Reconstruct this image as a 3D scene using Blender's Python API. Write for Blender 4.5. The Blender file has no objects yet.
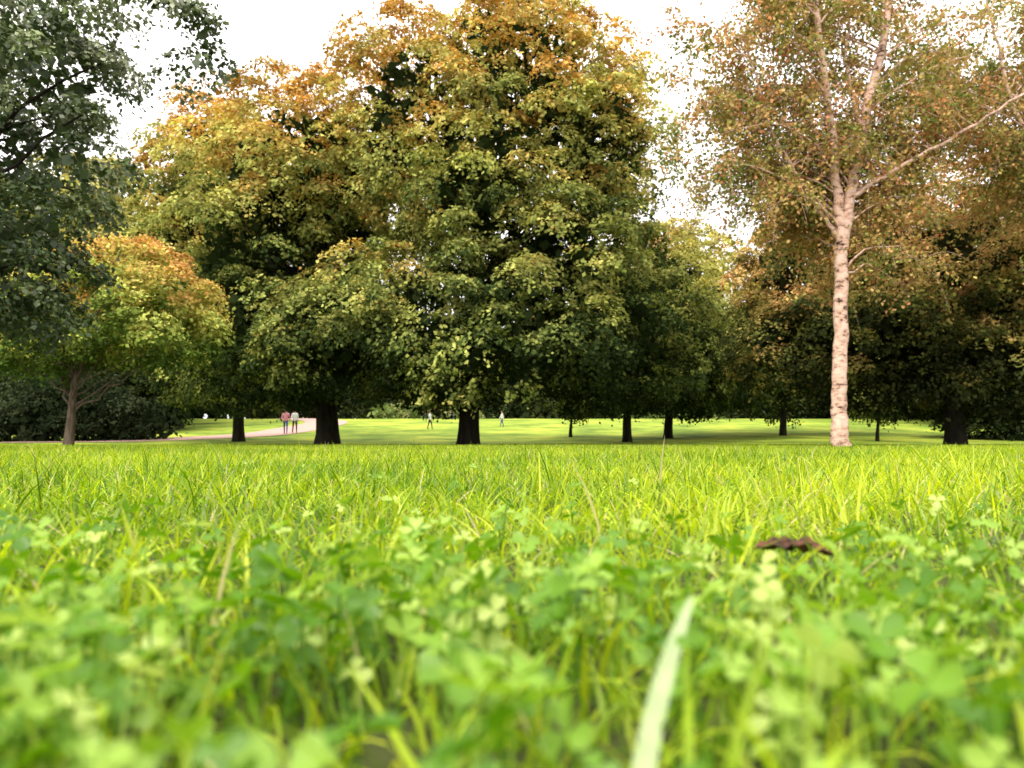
import bpy, math, numpy as np
from mathutils import Vector
rs = np.random.RandomState
F=740.0; HC=0.125; PITCH=math.atan((443-384)/F)
def ray(px,row):
    a=(px-512)/F; b=(384-row)/F
    c,s=math.cos(PITCH),math.sin(PITCH)
    return np.array([a, c-b*s, s+b*c])
def W(px,row,d):
    r=ray(px,row); r=r*(d/r[1]); return np.array([r[0],r[1],r[2]+HC])
def smooth(t):
    t=np.clip(t,0,1); return t*t*(3-2*t)
def gz(x,y):
    x=np.asarray(x,float); y=np.asarray(y,float)
    far=3.0*smooth((y-30)/62.0)
    return far+0.02*np.sin(x*0.5+1)*np.sin(y*0.4)*smooth((y-3)/10)
def norm(v): return v/np.maximum(np.linalg.norm(v,axis=-1,keepdims=True),1e-9)

# ---------- materials ----------
def newmat(name):
    m=bpy.data.materials.new(name); m.use_nodes=True
    nt=m.node_tree
    for n in list(nt.nodes): nt.nodes.remove(n)
    out=nt.nodes.new('ShaderNodeOutputMaterial'); return m,nt,out
def leafmat(name,trans=0.35,gloss=0.06,rough=0.45,tv=1.25):
    m,nt,out=newmat(name); N=nt.nodes; L=nt.links
    at=N.new('ShaderNodeAttribute'); at.attribute_name='Col'
    d=N.new('ShaderNodeBsdfDiffuse'); t=N.new('ShaderNodeBsdfTranslucent'); g=N.new('ShaderNodeBsdfGlossy')
    g.inputs['Roughness'].default_value=rough
    mx=N.new('ShaderNodeMixShader'); mx.inputs[0].default_value=trans
    m2=N.new('ShaderNodeMixShader'); m2.inputs[0].default_value=gloss
    hs=N.new('ShaderNodeHueSaturation'); hs.inputs['Value'].default_value=tv; hs.inputs['Saturation'].default_value=1.1
    L.new(at.outputs['Color'],d.inputs['Color']); L.new(at.outputs['Color'],hs.inputs['Color']); L.new(hs.outputs[0],t.inputs['Color'])
    L.new(d.outputs[0],mx.inputs[1]); L.new(t.outputs[0],mx.inputs[2])
    if gloss>0:
        L.new(mx.outputs[0],m2.inputs[1]); L.new(g.outputs[0],m2.inputs[2]); L.new(m2.outputs[0],out.inputs[0])
    else: L.new(mx.outputs[0],out.inputs[0])
    return m
def noisemat(name,c1,c2,scale=(1,1,1),ns=4,rough=0.9,bump=0.3,c3=None,p0=0.35,p1=0.65,detail=8,near=None):
    m,nt,out=newmat(name); N=nt.nodes; L=nt.links
    p=N.new('ShaderNodeBsdfPrincipled'); p.inputs['Roughness'].default_value=rough
    p.inputs['Specular IOR Level'].default_value=0.2
    tc=N.new('ShaderNodeTexCoord'); mp=N.new('ShaderNodeMapping'); mp.inputs['Scale'].default_value=scale
    no=N.new('ShaderNodeTexNoise'); no.inputs['Scale'].default_value=ns; no.inputs['Detail'].default_value=detail; no.inputs['Roughness'].default_value=0.65
    cr=N.new('ShaderNodeValToRGB'); cr.color_ramp.elements[0].position=p0; cr.color_ramp.elements[1].position=p1
    cr.color_ramp.elements[0].color=(*c1,1); cr.color_ramp.elements[1].color=(*c2,1)
    if c3 is not None:
        e=cr.color_ramp.elements.new((p0+p1)/2); e.color=(*c3,1)
    b=N.new('ShaderNodeBump'); b.inputs['Strength'].default_value=bump; b.inputs['Distance'].default_value=0.05
    L.new(tc.outputs['Object'],mp.inputs[0]); L.new(mp.outputs[0],no.inputs['Vector']); L.new(no.outputs[0],cr.inputs[0])
    src=cr.outputs[0]
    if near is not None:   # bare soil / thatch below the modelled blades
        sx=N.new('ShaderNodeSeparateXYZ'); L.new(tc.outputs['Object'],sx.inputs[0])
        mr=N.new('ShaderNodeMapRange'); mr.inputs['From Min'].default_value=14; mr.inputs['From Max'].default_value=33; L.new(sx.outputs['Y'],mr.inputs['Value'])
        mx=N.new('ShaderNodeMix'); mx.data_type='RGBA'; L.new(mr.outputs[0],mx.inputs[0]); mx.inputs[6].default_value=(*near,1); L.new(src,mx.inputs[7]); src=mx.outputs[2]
    L.new(src,p.inputs['Base Color']); L.new(no.outputs[0],b.inputs['Height']); L.new(b.outputs[0],p.inputs['Normal'])
    L.new(p.outputs[0],out.inputs[0]); return m
M_leaf=leafmat('foliage_mat',0.27,0.0)
M_leafn=leafmat('near_foliage_mat',0.22,0.04,0.4)
M_grass=leafmat('grass_mat',0.42,0.02,0.35,1.35)
M_clover=leafmat('clover_mat',0.35,0.025,0.4,1.3)
M_bark=noisemat('dark_bark',(0.010,0.008,0.006),(0.035,0.027,0.02),(1,1,0.2),9,0.95,0.8)
M_bark2=noisemat('brown_bark',(0.05,0.035,0.025),(0.16,0.12,0.09),(1,1,0.25),9,0.95,0.8)
M_birch=noisemat('birch_bark',(0.05,0.027,0.02),(0.70,0.50,0.40),(2.6,2.6,5.0),1.7,0.7,0.35,(0.56,0.35,0.26),0.36,0.58,6)
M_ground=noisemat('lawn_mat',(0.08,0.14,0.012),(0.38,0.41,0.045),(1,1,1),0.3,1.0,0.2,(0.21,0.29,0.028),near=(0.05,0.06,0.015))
M_path=noisemat('path_mat',(0.40,0.24,0.2),(0.5,0.33,0.28),(1,1,1),3,0.9,0.1)

# ---------- mesh helpers ----------
def mk(name,V,Q,mat,col=None,parent=None,smoothf=False):
    V=np.asarray(V,np.float32); Q=np.asarray(Q,np.int32)
    me=bpy.data.meshes.new(name)
    me.vertices.add(len(V)); me.vertices.foreach_set('co',V.ravel())
    k=Q.shape[1]
    me.loops.add(len(Q)*k); me.loops.foreach_set('vertex_index',Q.ravel())
    me.polygons.add(len(Q)); me.polygons.foreach_set('loop_start',np.arange(0,len(Q)*k,k,dtype=np.int32))
    if smoothf: me.polygons.foreach_set('use_smooth',np.ones(len(Q),bool))
    if col is not None:
        a=me.attributes.new('Col','FLOAT_COLOR','POINT')
        c=np.ones((len(V),4),np.float32); c[:,:3]=col; a.data.foreach_set('color',c.ravel())
    me.update(calc_edges=True)
    me.materials.append(mat)
    ob=bpy.data.objects.new(name,me); bpy.context.scene.collection.objects.link(ob)
    if parent: ob.parent=parent
    return ob
def empty(name,loc=(0,0,0)):
    e=bpy.data.objects.new(name,None); bpy.context.scene.collection.objects.link(e); e.location=loc; e.empty_display_size=0.3
    return e
class Tubes:
    def __init__(s): s.V=[];s.Q=[];s.n=0
    def add(s,P,R,k=6,wob=0,r=None):
        P=np.asarray(P,float); n=len(P)
        T=norm(np.gradient(P,axis=0))
        A=norm(np.cross(T,np.array([0.31,0.93,0.17])));B=np.cross(T,A)
        th=np.linspace(0,2*np.pi,k,endpoint=False)
        R=np.asarray(R,float)[:,None]*np.ones((1,k))
        if wob and r is not None: R=R*(1+wob*r.uniform(-1,1,(1,k)))*(1+0.3*wob*r.uniform(-1,1,(n,k)))
        V=P[:,None]+(np.cos(th)[None,:,None]*A[:,None]+np.sin(th)[None,:,None]*B[:,None])*R[:,:,None]
        i=np.arange(n-1)[:,None]*k; j=np.arange(k)[None]; j2=(j+1)%k
        Q=np.stack([i+j,i+j2,i+k+j2,i+k+j],-1).reshape(-1,4)+s.n
        s.V.append(V.reshape(-1,3)); s.Q.append(Q); s.n+=n*k
    def make(s,name,mat,parent): return mk(name,np.concatenate(s.V),np.concatenate(s.Q),mat,None,parent,True)
def bez(a,b,c,n):
    t=np.linspace(0,1,n)[:,None]; return (1-t)**2*a+2*t*(1-t)*b+t*t*c
def leafquads(pos,nrm,L,Wd,r,droop=0.6):
    n=len(pos)
    ax=r.normal(size=(n,3))*0.7; ax[:,2]-=droop
    ax=norm(ax-nrm*np.sum(ax*nrm,1,keepdims=True)); b=np.cross(nrm,ax)
    L=L[:,None]; Wd=Wd[:,None]
    v0=pos-ax*L*0.5; v2=pos+ax*L*0.5
    v1=pos+b*Wd*0.5-nrm*Wd*0.15-ax*L*0.08; v3=pos-b*Wd*0.5-nrm*Wd*0.15-ax*L*0.08
    V=np.stack([v0,v1,v2,v3],1).reshape(-1,3)
    Q=np.arange(4*n).reshape(n,4)
    return V,Q
def foliage(centers,rad,outw,nsprig,nleaf,size,colf,r,flat=0.65,sprigr=0.28):
    n=len(centers)
    ci=np.repeat(np.arange(n),nsprig)
    d=norm(norm(r.normal(size=(len(ci),3)))+0.55*outw[ci]+np.array([0,0,0.5]))
    rr=rad[ci]*r.uniform(0.5,1.0,len(ci))**0.5
    sp=centers[ci]+d*rr[:,None]*np.array([1,1,flat])
    hr=np.linalg.norm(d[:,:2],axis=1)
    sp[:,2]-=0.35*rr*hr**2*r.uniform(0.3,1,len(ci))
    si=np.repeat(np.arange(len(ci)),nleaf)
    sd=norm(d+np.array([0,0,0.6]))
    off=r.normal(size=(len(si),3))*0.55
    off-=sd[si]*np.sum(off*sd[si],1,keepdims=True)*0.65
    sr=sprigr*r.uniform(0.7,1.4,len(ci))
    pos=sp[si]+off*sr[si][:,None]
    pos[:,2]-=0.35*np.sum(off[:,:2]**2,1)*sr[si]
    nr=norm(sd[si]+r.normal(size=(len(si),3))*0.42)
    sz=size*r.uniform(0.6,1.25,len(si))
    cc=colf(ci[si],si,pos)
    return pos,nr,sz,cc
def lerp3(t,cols):
    cols=np.asarray(cols,float); k=len(cols)-1
    t=np.clip(t,0,0.9999)*k; i=t.astype(int); f=(t-i)[:,None]
    return cols[i]*(1-f)+cols[i+1]*f
def sample_lobes(lobes,r,n,inner=0.22,sp=0.5):
    C=np.array([l[0] for l in lobes]);R=np.array([l[1] for l in lobes])
    area=(R[:,0]*R[:,2]+R[:,1]*R[:,2]+R[:,0]*R[:,1]); pr=area/area.sum()
    out=[];ow=[];tries=0
    while len(out)<n:
        tries+=1
        i=r.choice(len(lobes),p=pr); d=norm(r.normal(size=3))
        isin=r.rand()<inner
        s=r.uniform(0.4,0.75) if isin else r.uniform(0.80,1.06)
        p=C[i]+d*R[i]*s
        if not isin:
            q=np.linalg.norm((p-C)/R,axis=1); q[i]=9
            if q.min()<0.75: continue
        if p[2]<0.5: continue
        if out and not isin and tries<n*12:
            if np.min(np.linalg.norm(np.array(out)-p,axis=1))<sp: continue
        out.append(p); ow.append(norm(d/R[i]))
    return np.array(out),np.array(ow)
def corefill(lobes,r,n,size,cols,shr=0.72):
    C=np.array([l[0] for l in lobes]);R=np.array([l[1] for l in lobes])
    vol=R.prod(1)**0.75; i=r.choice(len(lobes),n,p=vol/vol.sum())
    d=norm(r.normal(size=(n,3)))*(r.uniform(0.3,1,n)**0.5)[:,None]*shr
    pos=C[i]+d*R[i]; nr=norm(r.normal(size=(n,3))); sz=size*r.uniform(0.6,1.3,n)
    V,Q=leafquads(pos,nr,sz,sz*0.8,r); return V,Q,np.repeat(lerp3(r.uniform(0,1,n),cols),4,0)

def tree(name,base,tr,lobes,n,cr,nsprig,nleaf,size,pal,seed,mat=M_leaf,bark=M_bark,limbs=40,top=0.8,sprigr=0.28,xgrad=0.0,tj=0.16,inner=0.12,flat=0.55,jl=0.18,core=3000,csize=0.5,cj=0.22,flare=0.35,upk=0.25):
    r=rs(seed); root=empty(name,tuple(base))
    cen,ow=sample_lobes(lobes,r,n,inner,cr*0.6)
    rad=cr*r.uniform(0.55,1.4,len(cen))
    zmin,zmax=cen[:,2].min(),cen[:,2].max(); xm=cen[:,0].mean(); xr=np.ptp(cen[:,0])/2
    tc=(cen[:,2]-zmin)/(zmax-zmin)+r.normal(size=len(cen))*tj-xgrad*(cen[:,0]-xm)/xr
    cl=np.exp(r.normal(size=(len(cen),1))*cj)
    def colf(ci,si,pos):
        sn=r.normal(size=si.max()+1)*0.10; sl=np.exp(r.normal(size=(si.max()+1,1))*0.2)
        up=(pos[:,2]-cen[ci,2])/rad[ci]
        t=tc[ci]+sn[si]+r.normal(size=len(ci))*0.08+upk*up  # upper leaves yellower, and painted brighter to heighten each clump's lit top
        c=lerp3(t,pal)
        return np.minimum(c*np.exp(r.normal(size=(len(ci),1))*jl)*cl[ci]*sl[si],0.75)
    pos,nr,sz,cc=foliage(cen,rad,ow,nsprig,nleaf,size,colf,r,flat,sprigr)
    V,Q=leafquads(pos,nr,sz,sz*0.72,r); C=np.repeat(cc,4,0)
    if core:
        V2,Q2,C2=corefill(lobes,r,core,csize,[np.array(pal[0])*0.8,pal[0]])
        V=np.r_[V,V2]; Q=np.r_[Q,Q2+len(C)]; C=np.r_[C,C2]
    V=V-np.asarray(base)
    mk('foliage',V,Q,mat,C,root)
    tb=Tubes(); b0=np.array(base,float)
    cx=cen.mean(0)
    H=(zmax-b0[2])*top
    n_=18; t=np.linspace(0,1,n_)**1.4
    hd=(cx[:2]-b0[:2]) 
    P=np.stack([hd[0]*t**1.5*0.8+0.08*np.sin(t*7+seed)*t**.3,hd[1]*t**1.5*0.8+0.08*np.cos(t*6+seed),t*H-0.15],1)
    R=tr*(1-0.85*t)*(1+flare*np.exp(-t*H/0.3))
    tb.add(P,R,14,0.10,r)
    idx=r.choice(len(cen),min(limbs,len(cen)),replace=False)
    for i in idx:
        e=cen[i]-b0
        hz=np.clip(e[2]*r.uniform(0.35,0.7),1.8 if H>6 else 1.0,H*0.95); k=np.interp(hz,P[:,2],np.arange(n_))
        s=np.array([np.interp(k,np.arange(n_),P[:,j]) for j in range(3)])
        rr=np.interp(k,np.arange(n_),R)*r.uniform(0.2,0.4)
        mid=(s+e)/2+np.array([0,0,np.linalg.norm(e-s)*0.12])+r.normal(size=3)*0.2
        B=bez(s,mid,e,8); B[1:-1]+=r.normal(size=(6,3))*0.05
        tb.add(B,np.linspace(rr,0.012,8),5)
    tb.make('trunk_and_limbs',bark,root)
    return root
def LB(px,row,rx,ry,d,rd):
    c=W(px,row,d); return (c,np.array([rx/F*d,rd,ry/F*d]))
def base(px,d):
    x=(px-512)/F*d; return (x,d,float(gz(x,d)))

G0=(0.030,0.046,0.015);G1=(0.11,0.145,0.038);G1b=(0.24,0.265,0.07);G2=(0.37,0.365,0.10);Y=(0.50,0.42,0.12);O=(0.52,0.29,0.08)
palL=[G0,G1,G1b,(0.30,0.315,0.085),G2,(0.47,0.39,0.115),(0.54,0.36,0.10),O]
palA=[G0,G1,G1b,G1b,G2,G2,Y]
# main linden
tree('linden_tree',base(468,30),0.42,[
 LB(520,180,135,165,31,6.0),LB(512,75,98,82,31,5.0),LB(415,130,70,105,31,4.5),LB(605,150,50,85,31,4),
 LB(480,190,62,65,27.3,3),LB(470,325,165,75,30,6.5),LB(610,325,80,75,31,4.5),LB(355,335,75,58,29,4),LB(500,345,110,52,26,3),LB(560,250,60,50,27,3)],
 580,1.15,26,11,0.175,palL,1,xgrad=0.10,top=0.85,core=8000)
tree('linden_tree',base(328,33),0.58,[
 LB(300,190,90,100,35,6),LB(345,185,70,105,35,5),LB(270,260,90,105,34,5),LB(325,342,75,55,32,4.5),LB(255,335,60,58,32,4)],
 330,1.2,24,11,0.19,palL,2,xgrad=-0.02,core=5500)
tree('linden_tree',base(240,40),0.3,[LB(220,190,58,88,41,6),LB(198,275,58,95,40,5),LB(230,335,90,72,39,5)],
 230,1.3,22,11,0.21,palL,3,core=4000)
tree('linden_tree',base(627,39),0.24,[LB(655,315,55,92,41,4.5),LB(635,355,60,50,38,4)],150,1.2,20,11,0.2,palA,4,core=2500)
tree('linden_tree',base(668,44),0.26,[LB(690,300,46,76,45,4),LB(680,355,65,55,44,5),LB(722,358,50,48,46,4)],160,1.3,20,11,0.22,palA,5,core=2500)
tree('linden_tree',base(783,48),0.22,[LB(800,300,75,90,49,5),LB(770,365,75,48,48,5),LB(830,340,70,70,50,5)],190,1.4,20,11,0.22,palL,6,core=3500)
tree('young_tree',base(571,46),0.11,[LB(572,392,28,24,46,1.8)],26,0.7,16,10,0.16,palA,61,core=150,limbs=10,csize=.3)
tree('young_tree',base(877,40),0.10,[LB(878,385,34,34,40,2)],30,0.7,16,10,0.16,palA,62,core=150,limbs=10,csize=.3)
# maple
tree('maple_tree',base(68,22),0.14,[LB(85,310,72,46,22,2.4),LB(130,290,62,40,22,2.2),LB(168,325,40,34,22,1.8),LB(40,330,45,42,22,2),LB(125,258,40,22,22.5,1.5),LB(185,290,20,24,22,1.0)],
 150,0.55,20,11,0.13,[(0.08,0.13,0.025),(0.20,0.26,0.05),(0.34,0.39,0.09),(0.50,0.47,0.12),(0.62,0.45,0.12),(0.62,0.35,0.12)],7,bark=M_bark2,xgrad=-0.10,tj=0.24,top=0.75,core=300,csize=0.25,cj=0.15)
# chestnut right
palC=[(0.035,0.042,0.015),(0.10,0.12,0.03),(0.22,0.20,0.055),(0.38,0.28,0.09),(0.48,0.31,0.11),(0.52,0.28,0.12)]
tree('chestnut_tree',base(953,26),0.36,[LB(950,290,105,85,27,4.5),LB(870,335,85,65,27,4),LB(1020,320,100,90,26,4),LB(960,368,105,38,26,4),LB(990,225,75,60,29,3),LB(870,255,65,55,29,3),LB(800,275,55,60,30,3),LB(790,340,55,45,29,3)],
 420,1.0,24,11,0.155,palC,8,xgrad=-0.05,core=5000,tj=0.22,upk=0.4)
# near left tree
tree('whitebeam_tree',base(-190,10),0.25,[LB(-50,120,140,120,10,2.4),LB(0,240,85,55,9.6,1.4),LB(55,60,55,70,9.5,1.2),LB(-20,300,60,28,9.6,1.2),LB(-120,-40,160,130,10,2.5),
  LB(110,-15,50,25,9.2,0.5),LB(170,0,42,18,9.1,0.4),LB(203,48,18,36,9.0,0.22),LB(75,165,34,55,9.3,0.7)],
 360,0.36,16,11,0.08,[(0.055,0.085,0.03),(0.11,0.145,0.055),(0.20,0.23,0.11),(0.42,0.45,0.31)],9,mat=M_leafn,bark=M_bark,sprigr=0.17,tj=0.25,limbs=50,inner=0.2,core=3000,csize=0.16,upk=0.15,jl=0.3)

# ---------- birch ----------
palB=[(0.13,0.18,0.045),(0.26,0.28,0.075),(0.42,0.34,0.11),(0.54,0.34,0.14),(0.54,0.25,0.12)]
def birch(name,bs,stems,seed,nb=42,dens=1.0):
    r=rs(seed); root=empty(name,tuple(bs)); b0=np.array(bs,float); tb=Tubes()
    LP=[]; interp=np.interp
    for (P,R,frac) in stems:
        P=np.array(P)-b0
        n=len(P); tt=np.linspace(0,n-1,24)
        PP=np.stack([interp(tt,np.arange(n),P[:,j]) for j in range(3)],1)
        for _ in range(3): PP[1:-1]=(PP[:-2]+2*PP[1:-1]+PP[2:])/4
        PP[1:-1]+=r.normal(size=PP[1:-1].shape)*0.02
        RR=interp(tt,np.arange(n),R); tb.add(PP,RR,10,0.06,r)
        for k in range(int(nb*frac[2])):
            s=r.uniform(frac[0],frac[1]); i=s*23
            p0=np.array([interp(i,np.arange(24),PP[:,j]) for j in range(3)]); r0=interp(i,np.arange(24),RR)
            th=r.uniform(-0.45,np.pi+0.45); L=r.uniform(1.4,4.0)*(1.05-0.4*s)
            dr=np.array([math.cos(th),math.sin(th),0])
            p1=p0+dr*L*0.5+np.array([0,0,L*r.uniform(0.3,0.7)]); p2=p0+dr*L+np.array([0,0,L*r.uniform(-0.1,0.55)])
            B=bez(p0,p1,p2,9); B[1:]+=r.normal(size=(8,3))*0.03
            tb.add(B,np.linspace(min(r0*0.38,0.032),0.005,9),5)
            for q in range(r.randint(9,15)):
                u=r.uniform(2.0,8); a=np.array([interp(u,np.arange(9),B[:,j]) for j in range(3)])
                d2=norm(r.normal(size=3)*[1,1,0.4]+dr*0.5); l2=r.uniform(0.5,1.4)
                c=a+d2*l2*0.5+np.array([0,0,0.1*l2]); e=a+d2*l2*0.75-np.array([0,0,l2*r.uniform(0.2,0.9)])
                T=bez(a,c,e,6)
                if q%2==0: tb.add(T,np.linspace(0.005,0.003,6),3)
                m=int(r.randint(18,38)*dens); ti=r.uniform(0,5,m)
                pp=np.stack([interp(ti,np.arange(6),T[:,j]) for j in range(3)],1)+r.normal(size=(m,3))*0.11
                LP.append(np.c_[pp,np.full(m,r.normal())])
    LP=np.concatenate(LP); pos=LP[:,:3]; n=len(pos)
    nr=norm(r.normal(size=(n,3))+np.array([0,0,0.4])); sz=r.uniform(0.07,0.125,n)
    t=0.54+LP[:,3]*0.24+r.normal(size=n)*0.16-(pos[:,2]-5)*0.01
    cc=lerp3(t,palB)*np.exp(r.normal(size=(n,1))*0.2)
    V,Q=leafquads(pos,nr,sz,sz*0.8,r); mk('foliage',V,Q,M_leaf,np.repeat(cc,4,0),root)
    tb.make('trunk_and_limbs',M_birch,root); return root
D=18.0
bs=base(840,D)
def w(px,row,d=D): return W(px,row,d)
foot=np.array(bs)+[0,0,-0.1]
birch('birch_tree',bs,[
 ([foot,w(839,400),w(841,320),w(842,235)],[0.215,0.17,0.16,0.155],(0.75,0.98,0.15)),
 ([w(842,250),w(850,190,18.0),w(868,110,18.0),w(888,20,18.0),w(900,-90,18.1)],[0.145,0.13,0.11,0.085,0.02],(0.05,1,1.3)),
 ([w(842,250),w(838,190,17.9),w(830,120,17.7),w(816,20,17.5),w(805,-90,17.5)],[0.135,0.115,0.095,0.07,0.02],(0.05,1,1.4)),
 ([w(843,245),w(815,205,17.8),w(770,130,17.5),w(740,20,17.3)],[0.06,0.05,0.035,0.015],(0.3,1,0.8)),
 ([w(848,200),w(885,175,18.0),w(950,140,18.1),w(1030,90,18.3)],[0.065,0.055,0.045,0.025],(0.25,1,0.5)),
 ([w(862,130,18),w(845,70,18.3),w(850,-20,18.6)],[0.05,0.045,0.02],(0.2,1,0.4)),
 ],11,nb=46,dens=1.1)
b2=base(1110,20)
f2=np.array(b2)+[0,0,-0.1]
birch('birch_tree',b2,[
 ([f2,w(1110,300,20),w(1105,180,20),w(1095,60,20),w(1080,-80,20)],[0.2,0.16,0.13,0.1,0.03],(0.3,1,1.3)),
 ([w(1108,260,20),w(1060,190,19.5),w(1010,100,19.3),w(985,-10,19)],[0.08,0.065,0.05,0.02],(0.2,1,1.1)),
 ([w(1108,300,20),w(1060,210,20.5),w(980,120,21),w(930,20,21)],[0.06,0.05,0.04,0.02],(0.2,1,1.3)),
 ],12,nb=42,dens=1.1)

# ---------- background trees (shared meshes) ----------
def bgmesh(seed,pal,leaf=0.36,n=170,H=15,Rr=6.0):
    r=rs(seed)
    lob=[(np.array([0,0,H*0.55]),np.array([Rr,Rr,H*0.4])),(np.array([Rr*.4,-1,H*0.35]),np.array([Rr*.75,Rr*.75,H*0.27])),(np.array([-Rr*.4,1,H*0.33]),np.array([Rr*.75,Rr*.75,H*0.27]))]
    cen,ow=sample_lobes(lob,r,n,0.15,1.0); rad=1.6*r.uniform(0.6,1.3,n)
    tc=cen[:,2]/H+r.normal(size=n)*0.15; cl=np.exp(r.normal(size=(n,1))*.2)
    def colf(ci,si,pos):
        up=(pos[:,2]-cen[ci,2])/rad[ci]  # lit clump tops painted into the leaf colour here too
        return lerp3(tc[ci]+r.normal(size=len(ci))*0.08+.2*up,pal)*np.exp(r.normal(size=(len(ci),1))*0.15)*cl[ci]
    pos,nr,sz,cc=foliage(cen,rad,ow,22,10,leaf,colf,r,0.55,0.45)
    V,Q=leafquads(pos,nr,sz,sz*0.75,r); C=np.repeat(cc,4,0)
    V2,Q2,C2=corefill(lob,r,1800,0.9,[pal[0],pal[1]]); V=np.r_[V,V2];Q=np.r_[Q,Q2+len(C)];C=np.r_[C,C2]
    tb=Tubes(); t=np.linspace(0,1,8)
    tb.add(np.stack([0.1*np.sin(5*t),0*t,t*H*0.7-0.3],1),0.35*(1-0.8*t),8)
    o1=mk('foliage',V,Q,M_leaf,C); o2=tb.make('trunk',M_bark,None)
    return o1.data,o2.data,o1,o2
bg=empty('background_trees')
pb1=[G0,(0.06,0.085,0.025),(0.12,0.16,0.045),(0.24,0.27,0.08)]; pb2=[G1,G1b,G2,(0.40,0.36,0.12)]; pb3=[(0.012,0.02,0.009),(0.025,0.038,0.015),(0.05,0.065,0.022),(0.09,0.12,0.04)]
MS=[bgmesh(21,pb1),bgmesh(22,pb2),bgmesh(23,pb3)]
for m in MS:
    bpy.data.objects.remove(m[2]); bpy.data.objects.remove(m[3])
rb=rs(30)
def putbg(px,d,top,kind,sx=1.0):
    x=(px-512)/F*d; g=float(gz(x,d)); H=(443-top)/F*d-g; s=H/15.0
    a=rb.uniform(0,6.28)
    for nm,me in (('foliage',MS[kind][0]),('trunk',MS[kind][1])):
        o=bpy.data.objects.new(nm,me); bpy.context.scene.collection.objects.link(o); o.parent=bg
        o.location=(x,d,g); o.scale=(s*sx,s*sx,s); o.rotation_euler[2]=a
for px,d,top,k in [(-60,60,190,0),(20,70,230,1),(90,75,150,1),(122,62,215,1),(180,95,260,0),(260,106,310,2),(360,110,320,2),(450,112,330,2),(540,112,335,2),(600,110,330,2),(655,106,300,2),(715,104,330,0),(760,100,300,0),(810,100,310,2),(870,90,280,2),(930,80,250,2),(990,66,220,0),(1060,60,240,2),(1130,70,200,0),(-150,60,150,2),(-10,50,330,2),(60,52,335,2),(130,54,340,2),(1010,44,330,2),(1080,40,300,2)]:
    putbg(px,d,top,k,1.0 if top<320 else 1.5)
def hedge(name,pts,h,depth,n,pal,seed,leaf=0.16,cr=0.8,core=3000):
    r=rs(seed); pts=np.array(pts,float)
    def pp(n,low=0.05):
        u=r.uniform(0,len(pts)-1,n); x=np.interp(u,np.arange(len(pts)),pts[:,0])+r.normal(size=n)*depth*0.35
        y=np.interp(u,np.arange(len(pts)),pts[:,1])+r.normal(size=n)*depth*0.35
        hh=h*(0.78+0.22*np.sin(u*5+seed)+0.12*np.sin(u*17))
        return x,y,hh
    x,y,hh=pp(n); z=gz(x,y)+hh*r.uniform(0.05,1,n)**0.7
    cen=np.stack([x,y,z],1); rad=cr*r.uniform(0.6,1.3,n); ow=norm(np.stack([r.normal(size=n)*.3,-np.ones(n),np.ones(n)*.5],1))
    tc=r.uniform(0,1,n)
    def colf(ci,si,pos): return lerp3(tc[ci]+r.normal(size=len(ci))*0.15,pal)*np.exp(r.normal(size=(len(ci),1))*0.15)
    pos,nr,sz,cc=foliage(cen,rad,ow,18,10,leaf,colf,r,0.8,0.3*leaf/0.16)
    V,Q=leafquads(pos,nr,sz,sz*0.6,r); C=np.repeat(cc,4,0)
    x,y,hh=pp(core); z=gz(x,y)+hh*r.uniform(0,0.95,core); s=leaf*2.4*r.uniform(.6,1.3,core)
    V2,Q2=leafquads(np.stack([x,y,z],1),norm(r.normal(size=(core,3))+np.array([0,-.8,0])),s,s*.8,r)
    return mk(name,np.r_[V,V2],np.r_[Q,Q2+len(C)],M_leaf,np.r_[C,np.repeat(lerp3(r.uniform(0,1,core),pal[:2]),4,0)])
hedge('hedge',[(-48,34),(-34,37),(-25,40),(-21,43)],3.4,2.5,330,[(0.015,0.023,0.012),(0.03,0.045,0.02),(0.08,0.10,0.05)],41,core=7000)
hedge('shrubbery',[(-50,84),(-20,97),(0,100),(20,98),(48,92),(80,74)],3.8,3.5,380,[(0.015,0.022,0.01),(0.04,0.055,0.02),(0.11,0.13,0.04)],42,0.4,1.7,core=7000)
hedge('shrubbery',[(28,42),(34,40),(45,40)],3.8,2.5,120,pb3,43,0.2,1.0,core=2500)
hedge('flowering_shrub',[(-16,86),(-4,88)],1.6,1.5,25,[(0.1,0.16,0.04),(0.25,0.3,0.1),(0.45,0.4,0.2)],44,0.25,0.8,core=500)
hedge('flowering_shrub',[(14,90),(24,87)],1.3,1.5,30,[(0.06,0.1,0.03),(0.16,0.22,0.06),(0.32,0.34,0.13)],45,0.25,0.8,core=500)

# ---------- ground ----------
xs=np.concatenate([np.linspace(-700,-80,20),np.arange(-78,78.1,1.5),np.linspace(80,700,20)])
ys=np.concatenate([[-60,-20,-5],np.arange(0,120,1.5),np.linspace(125,1200,25)])
X,Yg=np.meshgrid(xs,ys); V=np.stack([X,Yg,gz(X,Yg)],-1).reshape(-1,3)
nx=len(xs); i,j=np.meshgrid(np.arange(len(ys)-1),np.arange(nx-1),indexing='ij'); a=(i*nx+j).ravel()
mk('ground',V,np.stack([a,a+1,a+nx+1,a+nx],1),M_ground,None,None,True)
ctrl=np.array([(-60,33),(-40,35.5),(-28,37.5),(-20,41),(-16.6,48),(-16.2,57),(-16.5,68),(-22,80),(-34,90)],float)
tt=np.linspace(0,len(ctrl)-1,120); C=np.stack([np.interp(tt,np.arange(len(ctrl)),ctrl[:,k]) for k in range(2)],1)
for _ in range(30): C[1:-1]=(C[:-2]+2*C[1:-1]+C[2:])/4
T=norm(np.gradient(C,axis=0)); Nn=np.stack([-T[:,1],T[:,0]],1)
cols=np.linspace(-1.9,1.9,6); V=[]
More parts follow.
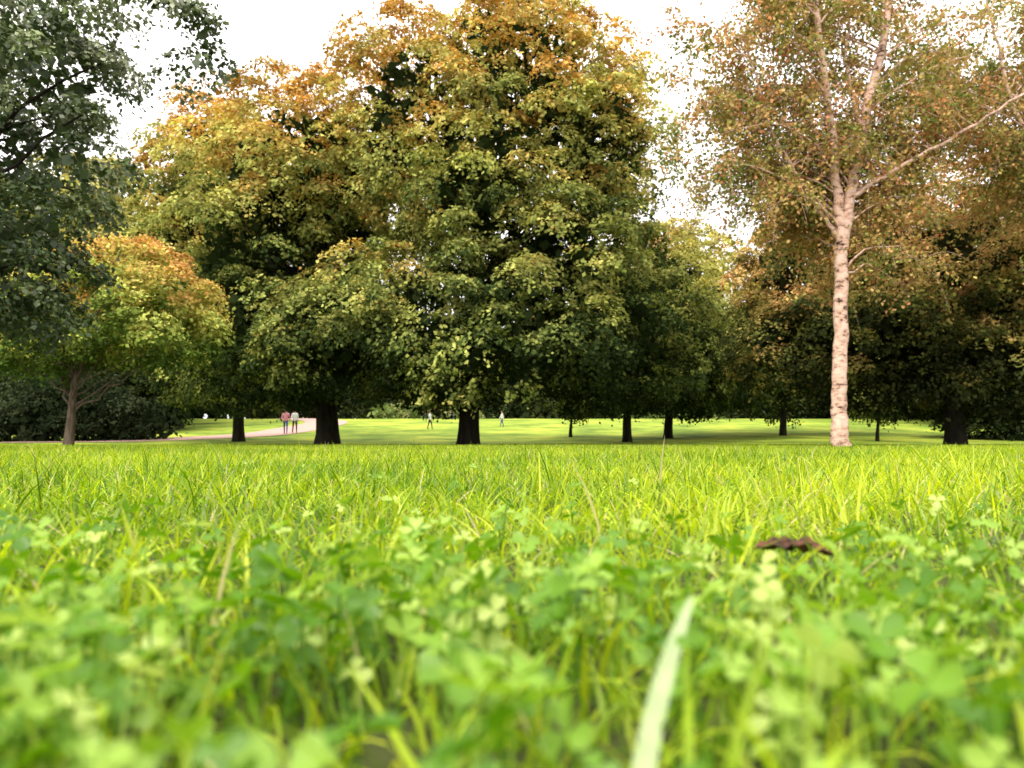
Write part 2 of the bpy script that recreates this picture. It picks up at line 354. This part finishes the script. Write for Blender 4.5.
for o in cols:
    p=C+Nn*o; V.append(np.c_[p,gz(p[:,0],p[:,1])+0.03])
V=np.stack(V,1).reshape(-1,3); i,j=np.meshgrid(np.arange(119),np.arange(5),indexing='ij'); a=(i*6+j).ravel()
mk('footpath',V,np.stack([a,a+6,a+7,a+1],1),M_path)

# ---------- grass ----------
GV=[];GQ=[];GC=[];gn=0
gp=[(0.07,0.155,0.010),(0.17,0.29,0.015),(0.33,0.44,0.022),(0.52,0.58,0.05)]
def patch(x,y): return 0.5+0.25*np.sin(x*5.1+2*np.sin(y*3.3))+0.25*np.sin(y*6.7+2.2*np.sin(x*4.1+1))
def blades(x,y,h,wd,lev,r,bend=1.0,strawf=0.035,br=1.0,hf=0.0):
    global gn
    n=len(x); th=r.uniform(0,2*np.pi,n); d=np.stack([np.cos(th),np.sin(th),0*th],1)
    s2=th+r.normal(size=n)*0.6+np.pi/2; sd=np.stack([np.cos(s2),np.sin(s2),0*th],1)
    k=np.abs(r.normal(size=n))*0.75*bend+0.08
    lean=np.abs(r.normal(size=n))*hf
    root=np.stack([x,y,gz(x,y)-0.003],1)
    tl=np.linspace(0,1,lev)
    V=np.zeros((n,lev,2,3))
    for li,t in enumerate(tl):
        ang=np.minimum(lean+k*t*1.3,1.9)
        c=root+d*(h*np.sin(ang)*t)[:,None]+np.array([0,0,1.])*(h*t*np.cos(ang*0.85))[:,None]
        ww=wd*(1-t**1.8)*0.5+wd*0.02
        V[:,li,0]=c-sd*ww[:,None]; V[:,li,1]=c+sd*ww[:,None]
    q=np.arange(lev-1)*2
    Q=np.stack([q,q+1,q+3,q+2],1)[None]+(np.arange(n)*lev*2)[:,None,None]
    t=0.5+0.35*(patch(x*0.8,y*0.8)-0.5)+0.35*(patch(x*0.23+2,y*0.2)-0.5)+r.normal(size=n)*0.3
    c=lerp3(t,gp)*np.exp(r.normal(size=(n,1))*0.18)*br
    st=r.rand(n)<strawf; c[st]=np.array([0.6,0.52,0.25])*r.uniform(0.6,1.1,(st.sum(),1))
    c=np.repeat(c[:,None],lev*2,1)
    GV.append(V.reshape(-1,3)); GQ.append(Q.reshape(-1,4)+gn); GC.append(c.reshape(-1,3)); gn+=n*lev*2
def wedge(r,y0,y1,dens,m=0.5,sl=0.85):
    wmax=m+sl*y1
    n=int(dens*2*wmax*(y1-y0)); x=r.uniform(-wmax,wmax,n); y=r.uniform(y0,y1,n)
    k=np.abs(x)<m+sl*np.maximum(y,0); k&=(x**2+y**2)>0.14**2
    return x[k],y[k]
r=rs(50)
def hm(x,y): return 0.7+0.5*patch(x*.7,y*.7)+0.4*(patch(x*3+1,y*3)-0.5)
x,y=wedge(r,-0.2,1.3,6600); n=len(x)
blades(x,y,r.uniform(0.022,0.080,n)*hm(x,y),r.uniform(0.0018,0.0045,n),6,r,1.1,hf=0.55)
x,y=wedge(r,1.3,4,4200); n=len(x)
blades(x,y,r.uniform(0.03,0.09,n)*hm(x,y),r.uniform(0.0025,0.0055,n),4,r,1.1,hf=0.4)
x,y=wedge(r,4,12,1100,1.5); n=len(x)
blades(x,y,r.uniform(0.03,0.095,n)*hm(x*.6,y*.6),r.uniform(0.005,0.010,n),3,r,1.0,hf=0.3)
x,y=wedge(r,12,34,150,4); n=len(x)
blades(x,y,r.uniform(0.03,0.10,n),r.uniform(0.014,0.025,n),3,r,0.8)
x,y=wedge(r,0.4,1.6,200,0.5); n=len(x)
blades(x,y,r.uniform(0.08,0.14,n),r.uniform(0.002,0.0045,n),7,r,1.1,hf=0.35)
x,y=wedge(r,1.6,9,70,0.5); n=len(x)
blades(x,y,r.uniform(0.09,0.16,n),r.uniform(0.003,0.006,n),6,r,1.0,hf=0.2)
mk('grass',np.concatenate(GV),np.concatenate(GQ),M_grass,np.concatenate(GC))

# clover
LC=W(797,553,0.62)
def clover(x,y,r):
    k=~((np.abs(x/y-LC[0]/LC[1])<0.05)&(y>0.42)&(y<0.66)); x=x[k];y=y[k]
    n=len(x); h=r.uniform(0.016,0.060,n); R=r.uniform(0.005,0.0125,n)
    c=np.stack([x,y,h+gz(x,y)],1); tilt=norm(np.stack([r.normal(size=n)*.5,r.normal(size=n)*.5-0.1,np.ones(n)],1))
    e1=norm(np.cross(tilt,r.normal(size=(n,3)))); e2=np.cross(tilt,e1)
    V=[];Q=[];Cc=[];o=0
    col=lerp3(r.uniform(0,1,n)**1.3,[(0.07,0.17,0.010),(0.15,0.29,0.022),(0.27,0.41,0.055),(0.42,0.52,0.13)])
    prof=[(0,0,0),(0.45,0.42,.12),(0.85,0.5,.16),(1.08,0.28,.10),(1.0,0,0),(1.08,-0.28,.10),(0.85,-0.5,.16),(0.45,-0.42,.12)]
    for k in range(3):
        a=k*2*np.pi/3; ax=np.cos(a)*e1+np.sin(a)*e2; bx=np.cross(tilt,ax)
        drp=r.normal(size=n)*0.25
        pts=[c+ax*(R*u)[:,None]+bx*(R*v*1.05)[:,None]+tilt*(R*(w_*1.6+0.25*u*(1-u)+drp*u))[:,None] for u,v,w_ in prof]
        V.append(np.stack(pts,1).reshape(-1,3))
        b=np.arange(n)[:,None]*8+o
        Q.append(b+np.array([0,1,2,3])); Q.append(b+np.array([0,3,4,5])); Q.append(b+np.array([0,5,6,7]))
        cc=np.repeat(col[:,None],8,1); cc[:,0]*=1.2; cc[:,4]*=1.1; Cc.append(cc.reshape(-1,3)); o+=n*8
    rt=c-tilt*0.5*h[:,None]; rt[:,2]=-0.003; wv=np.array([0.0007,0,0])
    V.append(np.stack([rt-wv,rt+wv,c+wv,c-wv],1).reshape(-1,3)); Q.append(np.arange(n)[:,None]*4+o+np.arange(4)); Cc.append(np.repeat(col,4,0))
    mk('clover',np.concatenate(V),np.concatenate(Q),M_clover,np.concatenate(Cc))
x,y=wedge(r,0.1,0.9,9500); k=r.rand(len(x))<np.clip(patch(x*2.3+3,y*2.3)*1.4-0.15,0.12,1)*np.clip(1.5-y*2.1,0.05,0.95); x1,y1=x[k],y[k]
x,y=wedge(r,0.9,3,300); k=r.rand(len(x))<patch(x*1.3+3,y*1.3)-0.45
clover(np.r_[x1,x[k]],np.r_[y1,y[k]],r)

def leafobj(name,c,ax,nm,L,Wd,curl,mat,jag=0.12,seed=1):
    r=rs(seed); nu,nv=15,7; u=np.linspace(0,1,nu); v=np.linspace(-1,1,nv)
    ax=norm(np.array(ax,float)); nm=np.array(nm,float); nm=norm(nm-ax*np.dot(nm,ax)); b=np.cross(nm,ax)
    wv=np.sin(np.pi*u**0.8)**0.8*(1+jag*np.sin(u*34)); wv[0]=0.03; wv[-1]=0.01
    U,Vv=np.meshgrid(u,v,indexing='ij'); 
    z=curl*(np.abs(Vv)**2*wv[:,None]*0.5+0.4*np.sin(U*np.pi)*0.6)+0.05*r.normal(size=U.shape)*wv[:,None]
    P=np.array(c)+(U[...,None]-0.5)*L*ax+Vv[...,None]*(wv[:,None,None]*Wd*0.5)*b+z[...,None]*Wd*nm
    i,j=np.meshgrid(np.arange(nu-1),np.arange(nv-1),indexing='ij'); a=(i*nv+j).ravel()
    return mk(name,P.reshape(-1,3),np.stack([a,a+nv,a+nv+1,a+1],1),mat,None,None,True)
M_dead=noisemat('dead_leaf_mat',(0.025,0.008,0.005),(0.15,0.06,0.028),(1,1,1),70,0.7,0.2,p0=0.4,p1=0.68)
M_pale=noisemat('pale_leaf_mat',(0.2,0.28,0.12),(0.36,0.43,0.22),(1,1,1),40,0.6,0.1)
leafobj('fallen_leaf',LC,(1,-0.35,-0.06),(0.12,-0.12,1),0.068,0.036,0.4,M_dead,0.2,seed=3)
P=bez(W(640,800,0.21),W(650,700,0.225),W(692,596,0.29),14); wq=0.0036*(1-np.linspace(0,1,14)**5*0.7)
V=np.stack([P-np.array([1,0.3,0])*wq[:,None],P+np.array([0,0,-0.0015]),P+np.array([1,0.3,0])*wq[:,None]],1).reshape(-1,3)
i,j=np.meshgrid(np.arange(13),np.arange(2),indexing='ij'); a=(i*3+j).ravel()
mk('dry_grass_blade',V,np.stack([a,a+1,a+4,a+3],1),M_pale,None,None,True)

# ---------- people ----------
def flatmat(name,c):
    return noisemat(name,tuple(v*0.85 for v in c),c,(1,1,1),20,0.8,0.1)
SK=flatmat('skin',(0.5,0.3,0.22)); HR=flatmat('hair',(0.04,0.025,0.015)); SH=flatmat('shoes',(0.03,0.03,0.03))
def person(px,d,H,top,leg,rot,stride=0.18):
    x=(px-512)/F*d; g=float(gz(x,d)); root=empty('person',(x,d,g)); root.rotation_euler[2]=rot; root.scale=(H/1.75,)*3
    v=[(0,0,.95),(0,0,1.15),(0,0,1.38),(0,0,1.5),(0,0.01,1.58)]; R=[.15,.13,.15,.06,.055]; e=[(0,1),(1,2),(2,3),(3,4)]
    for s in (1,-1):
        k=len(v); st=stride*s
        v+=[(s*.09,0,.9),(s*.1,-st*0.6-0.03,.5),(s*.1,-st if s>0 else -st+0.05,.09),(s*.1,-st-0.14,.04)]; R+=[.095,.062,.042,.035]
        e+=[(0,k),(k,k+1),(k+1,k+2),(k+2,k+3)]
        k=len(v); v+=[(s*.19,0,1.4),(s*.25,st*0.5,1.13),(s*.25,st-0.08,.90),(s*.25,st-0.1,.82)]; R+=[.062,.045,.032,.03]
        e+=[(2,k),(k,k+1),(k+1,k+2),(k+2,k+3)]
    me=bpy.data.meshes.new('body'); me.from_pydata(v,e,[]); ob=bpy.data.objects.new('body',me); bpy.context.scene.collection.objects.link(ob)
    mod=ob.modifiers.new('s','SKIN'); 
    for i,sv in enumerate(me.skin_vertices[0].data): sv.radius=(R[i]*1.15 if i<3 else R[i],R[i]*0.8 if i<3 else R[i]); sv.use_root=(i==0)
    ob.modifiers.new('ss','SUBSURF').levels=1
    dg=bpy.context.evaluated_depsgraph_get(); nm=bpy.data.meshes.new_from_object(ob.evaluated_get(dg)); bpy.data.objects.remove(ob)
    nm.materials.clear()
    for m in (top,leg,SK,SH): nm.materials.append(m)
    for p in nm.polygons:
        c=p.center; p.use_smooth=True
        if abs(c.x)>.19 and c.z<0.93: p.material_index=2
        elif c.z<.1: p.material_index=3
        elif c.z<.93: p.material_index=1
        elif c.z<1.47: p.material_index=0
        else: p.material_index=2
    b=bpy.data.objects.new('body',nm); bpy.context.scene.collection.objects.link(b); b.parent=root
    tb=Tubes()
    for s in (1,-1):
        for f in range(5):
            st=stride*s; o=np.array([s*.25,st-0.1+(f-2)*0.018,.80]); l=[.05,.08,.085,.08,.065][f]
            q=o+np.array([-s*0.01,-0.03 if f==0 else 0,-l*.5]); tb.add([o,q,q+np.array([-s*0.02,0,-l*.5])],[.009,.008,.005],6)
    tb.make('fingers',SK,root)
    th=np.linspace(0.02,np.pi-0.02,14); ph=np.linspace(0,2*np.pi,18,endpoint=False); TH,PH=np.meshgrid(th,ph,indexing='ij')
    def ball(sc,fn):
        xx=np.sin(TH)*np.sin(PH)*.075*sc; yy=-np.sin(TH)*np.cos(PH)*.095*sc; zz=np.cos(TH)*.12*sc
        kk=fn(TH,PH); V=np.stack([xx*kk,yy*kk,zz+1.66],-1).reshape(-1,3)
        i,j=np.meshgrid(np.arange(13),np.arange(18),indexing='ij'); j2=(j+1)%18
        return V,np.stack([i*18+j,i*18+j2,(i+1)*18+j2,(i+1)*18+j],-1).reshape(-1,4)
    fr=np.minimum(PH,2*np.pi-PH)
    V,Q=ball(1,lambda t,p:1-0.22*np.clip(t-1.9,0,1)+0.22*np.exp(-(fr/0.22)**2-((t-1.75)/0.18)**2)-0.08*np.exp(-((fr-.4)/.2)**2-((t-1.5)/.15)**2)+0.2*np.exp(-((fr-1.57)/.15)**2-((t-1.65)/.25)**2)); mk('head',V,Q,SK,None,root,True)
    V,Q=ball(1.1,lambda t,p:np.where((fr<1.1)&(t>1.05),0.75,1)*np.where(t>2.1,0.8,1.0)); mk('hair',V,Q,HR,None,root,True)
RED=flatmat('red_cloth',(0.7,0.03,0.04));WH=flatmat('white_cloth',(0.75,0.75,0.75));BL=flatmat('blue_cloth',(0.06,0.1,0.3));DK=flatmat('dark_cloth',(0.03,0.03,0.05));PK=flatmat('pink_cloth',(0.7,0.3,0.35))
person(430,56,1.4,WH,DK,1.2);person(502,60,1.3,WH,BL,-1.3);person(425,72,1.7,RED,DK,0.3);person(452,78,1.6,RED,BL,2.0);person(437,76,1.7,PK,DK,0)
person(286,50,1.7,PK,BL,0.2);person(295,51,1.65,WH,DK,0.5)

# ---------- world, sun, camera ----------
wd=bpy.data.worlds.new('World'); bpy.context.scene.world=wd; wd.use_nodes=True; nt=wd.node_tree; N=nt.nodes; L=nt.links
bgN=N['Background']; sky=N.new('ShaderNodeTexSky'); sky.sky_type='NISHITA'; sky.sun_disc=False
EL,AZ=math.radians(48),math.radians(215)
sky.sun_elevation=EL; sky.sun_rotation=AZ; sky.dust_density=5
hs=N.new('ShaderNodeHueSaturation'); hs.inputs['Saturation'].default_value=0.1; L.new(sky.outputs[0],hs.inputs['Color'])
tc=N.new('ShaderNodeTexCoord'); sx=N.new('ShaderNodeSeparateXYZ'); L.new(tc.outputs['Generated'],sx.inputs[0])
ma=N.new('ShaderNodeMath'); ma.operation='MULTIPLY_ADD'; ma.use_clamp=False; ma.inputs[1].default_value=22.; ma.inputs[2].default_value=10.5
cl=N.new('ShaderNodeMath'); cl.operation='MAXIMUM'; cl.inputs[1].default_value=0; L.new(sx.outputs['Z'],cl.inputs[0]); L.new(cl.outputs[0],ma.inputs[0])
vm=N.new('ShaderNodeVectorMath'); vm.operation='SCALE'; vm.inputs[0].default_value=(1.0,0.965,0.95); L.new(ma.outputs[0],vm.inputs['Scale'])
mix=N.new('ShaderNodeMix'); mix.data_type='RGBA'; mix.inputs[0].default_value=0.85
L.new(hs.outputs[0],mix.inputs[6]); L.new(vm.outputs[0],mix.inputs[7]); L.new(mix.outputs[2],bgN.inputs['Color']); bgN.inputs['Strength'].default_value=0.13
sd=bpy.data.lights.new('sun','SUN'); sd.energy=2.9; sd.angle=math.radians(10); sd.color=(1,0.91,0.78)
so=bpy.data.objects.new('sun',sd); bpy.context.scene.collection.objects.link(so)
dirv=Vector((math.sin(AZ)*math.cos(EL),math.cos(AZ)*math.cos(EL),math.sin(EL))); so.rotation_euler=dirv.to_track_quat('Z','Y').to_euler()
cd=bpy.data.cameras.new('camera'); cam=bpy.data.objects.new('camera',cd); bpy.context.scene.collection.objects.link(cam)
cam.location=(0,0,HC); cam.rotation_euler=(math.pi/2+PITCH,0,0); cd.sensor_width=36; cd.lens=36*F/1024; cd.clip_start=0.01; cd.clip_end=3000
cd.dof.use_dof=True; cd.dof.focus_distance=2.4; cd.dof.aperture_fstop=6.5
bpy.context.scene.camera=cam
sc=bpy.context.scene; sc.view_settings.view_transform='Standard'; sc.view_settings.look='None'; sc.view_settings.exposure=0
print('polys',sum(len(m.polygons) for m in bpy.data.meshes))
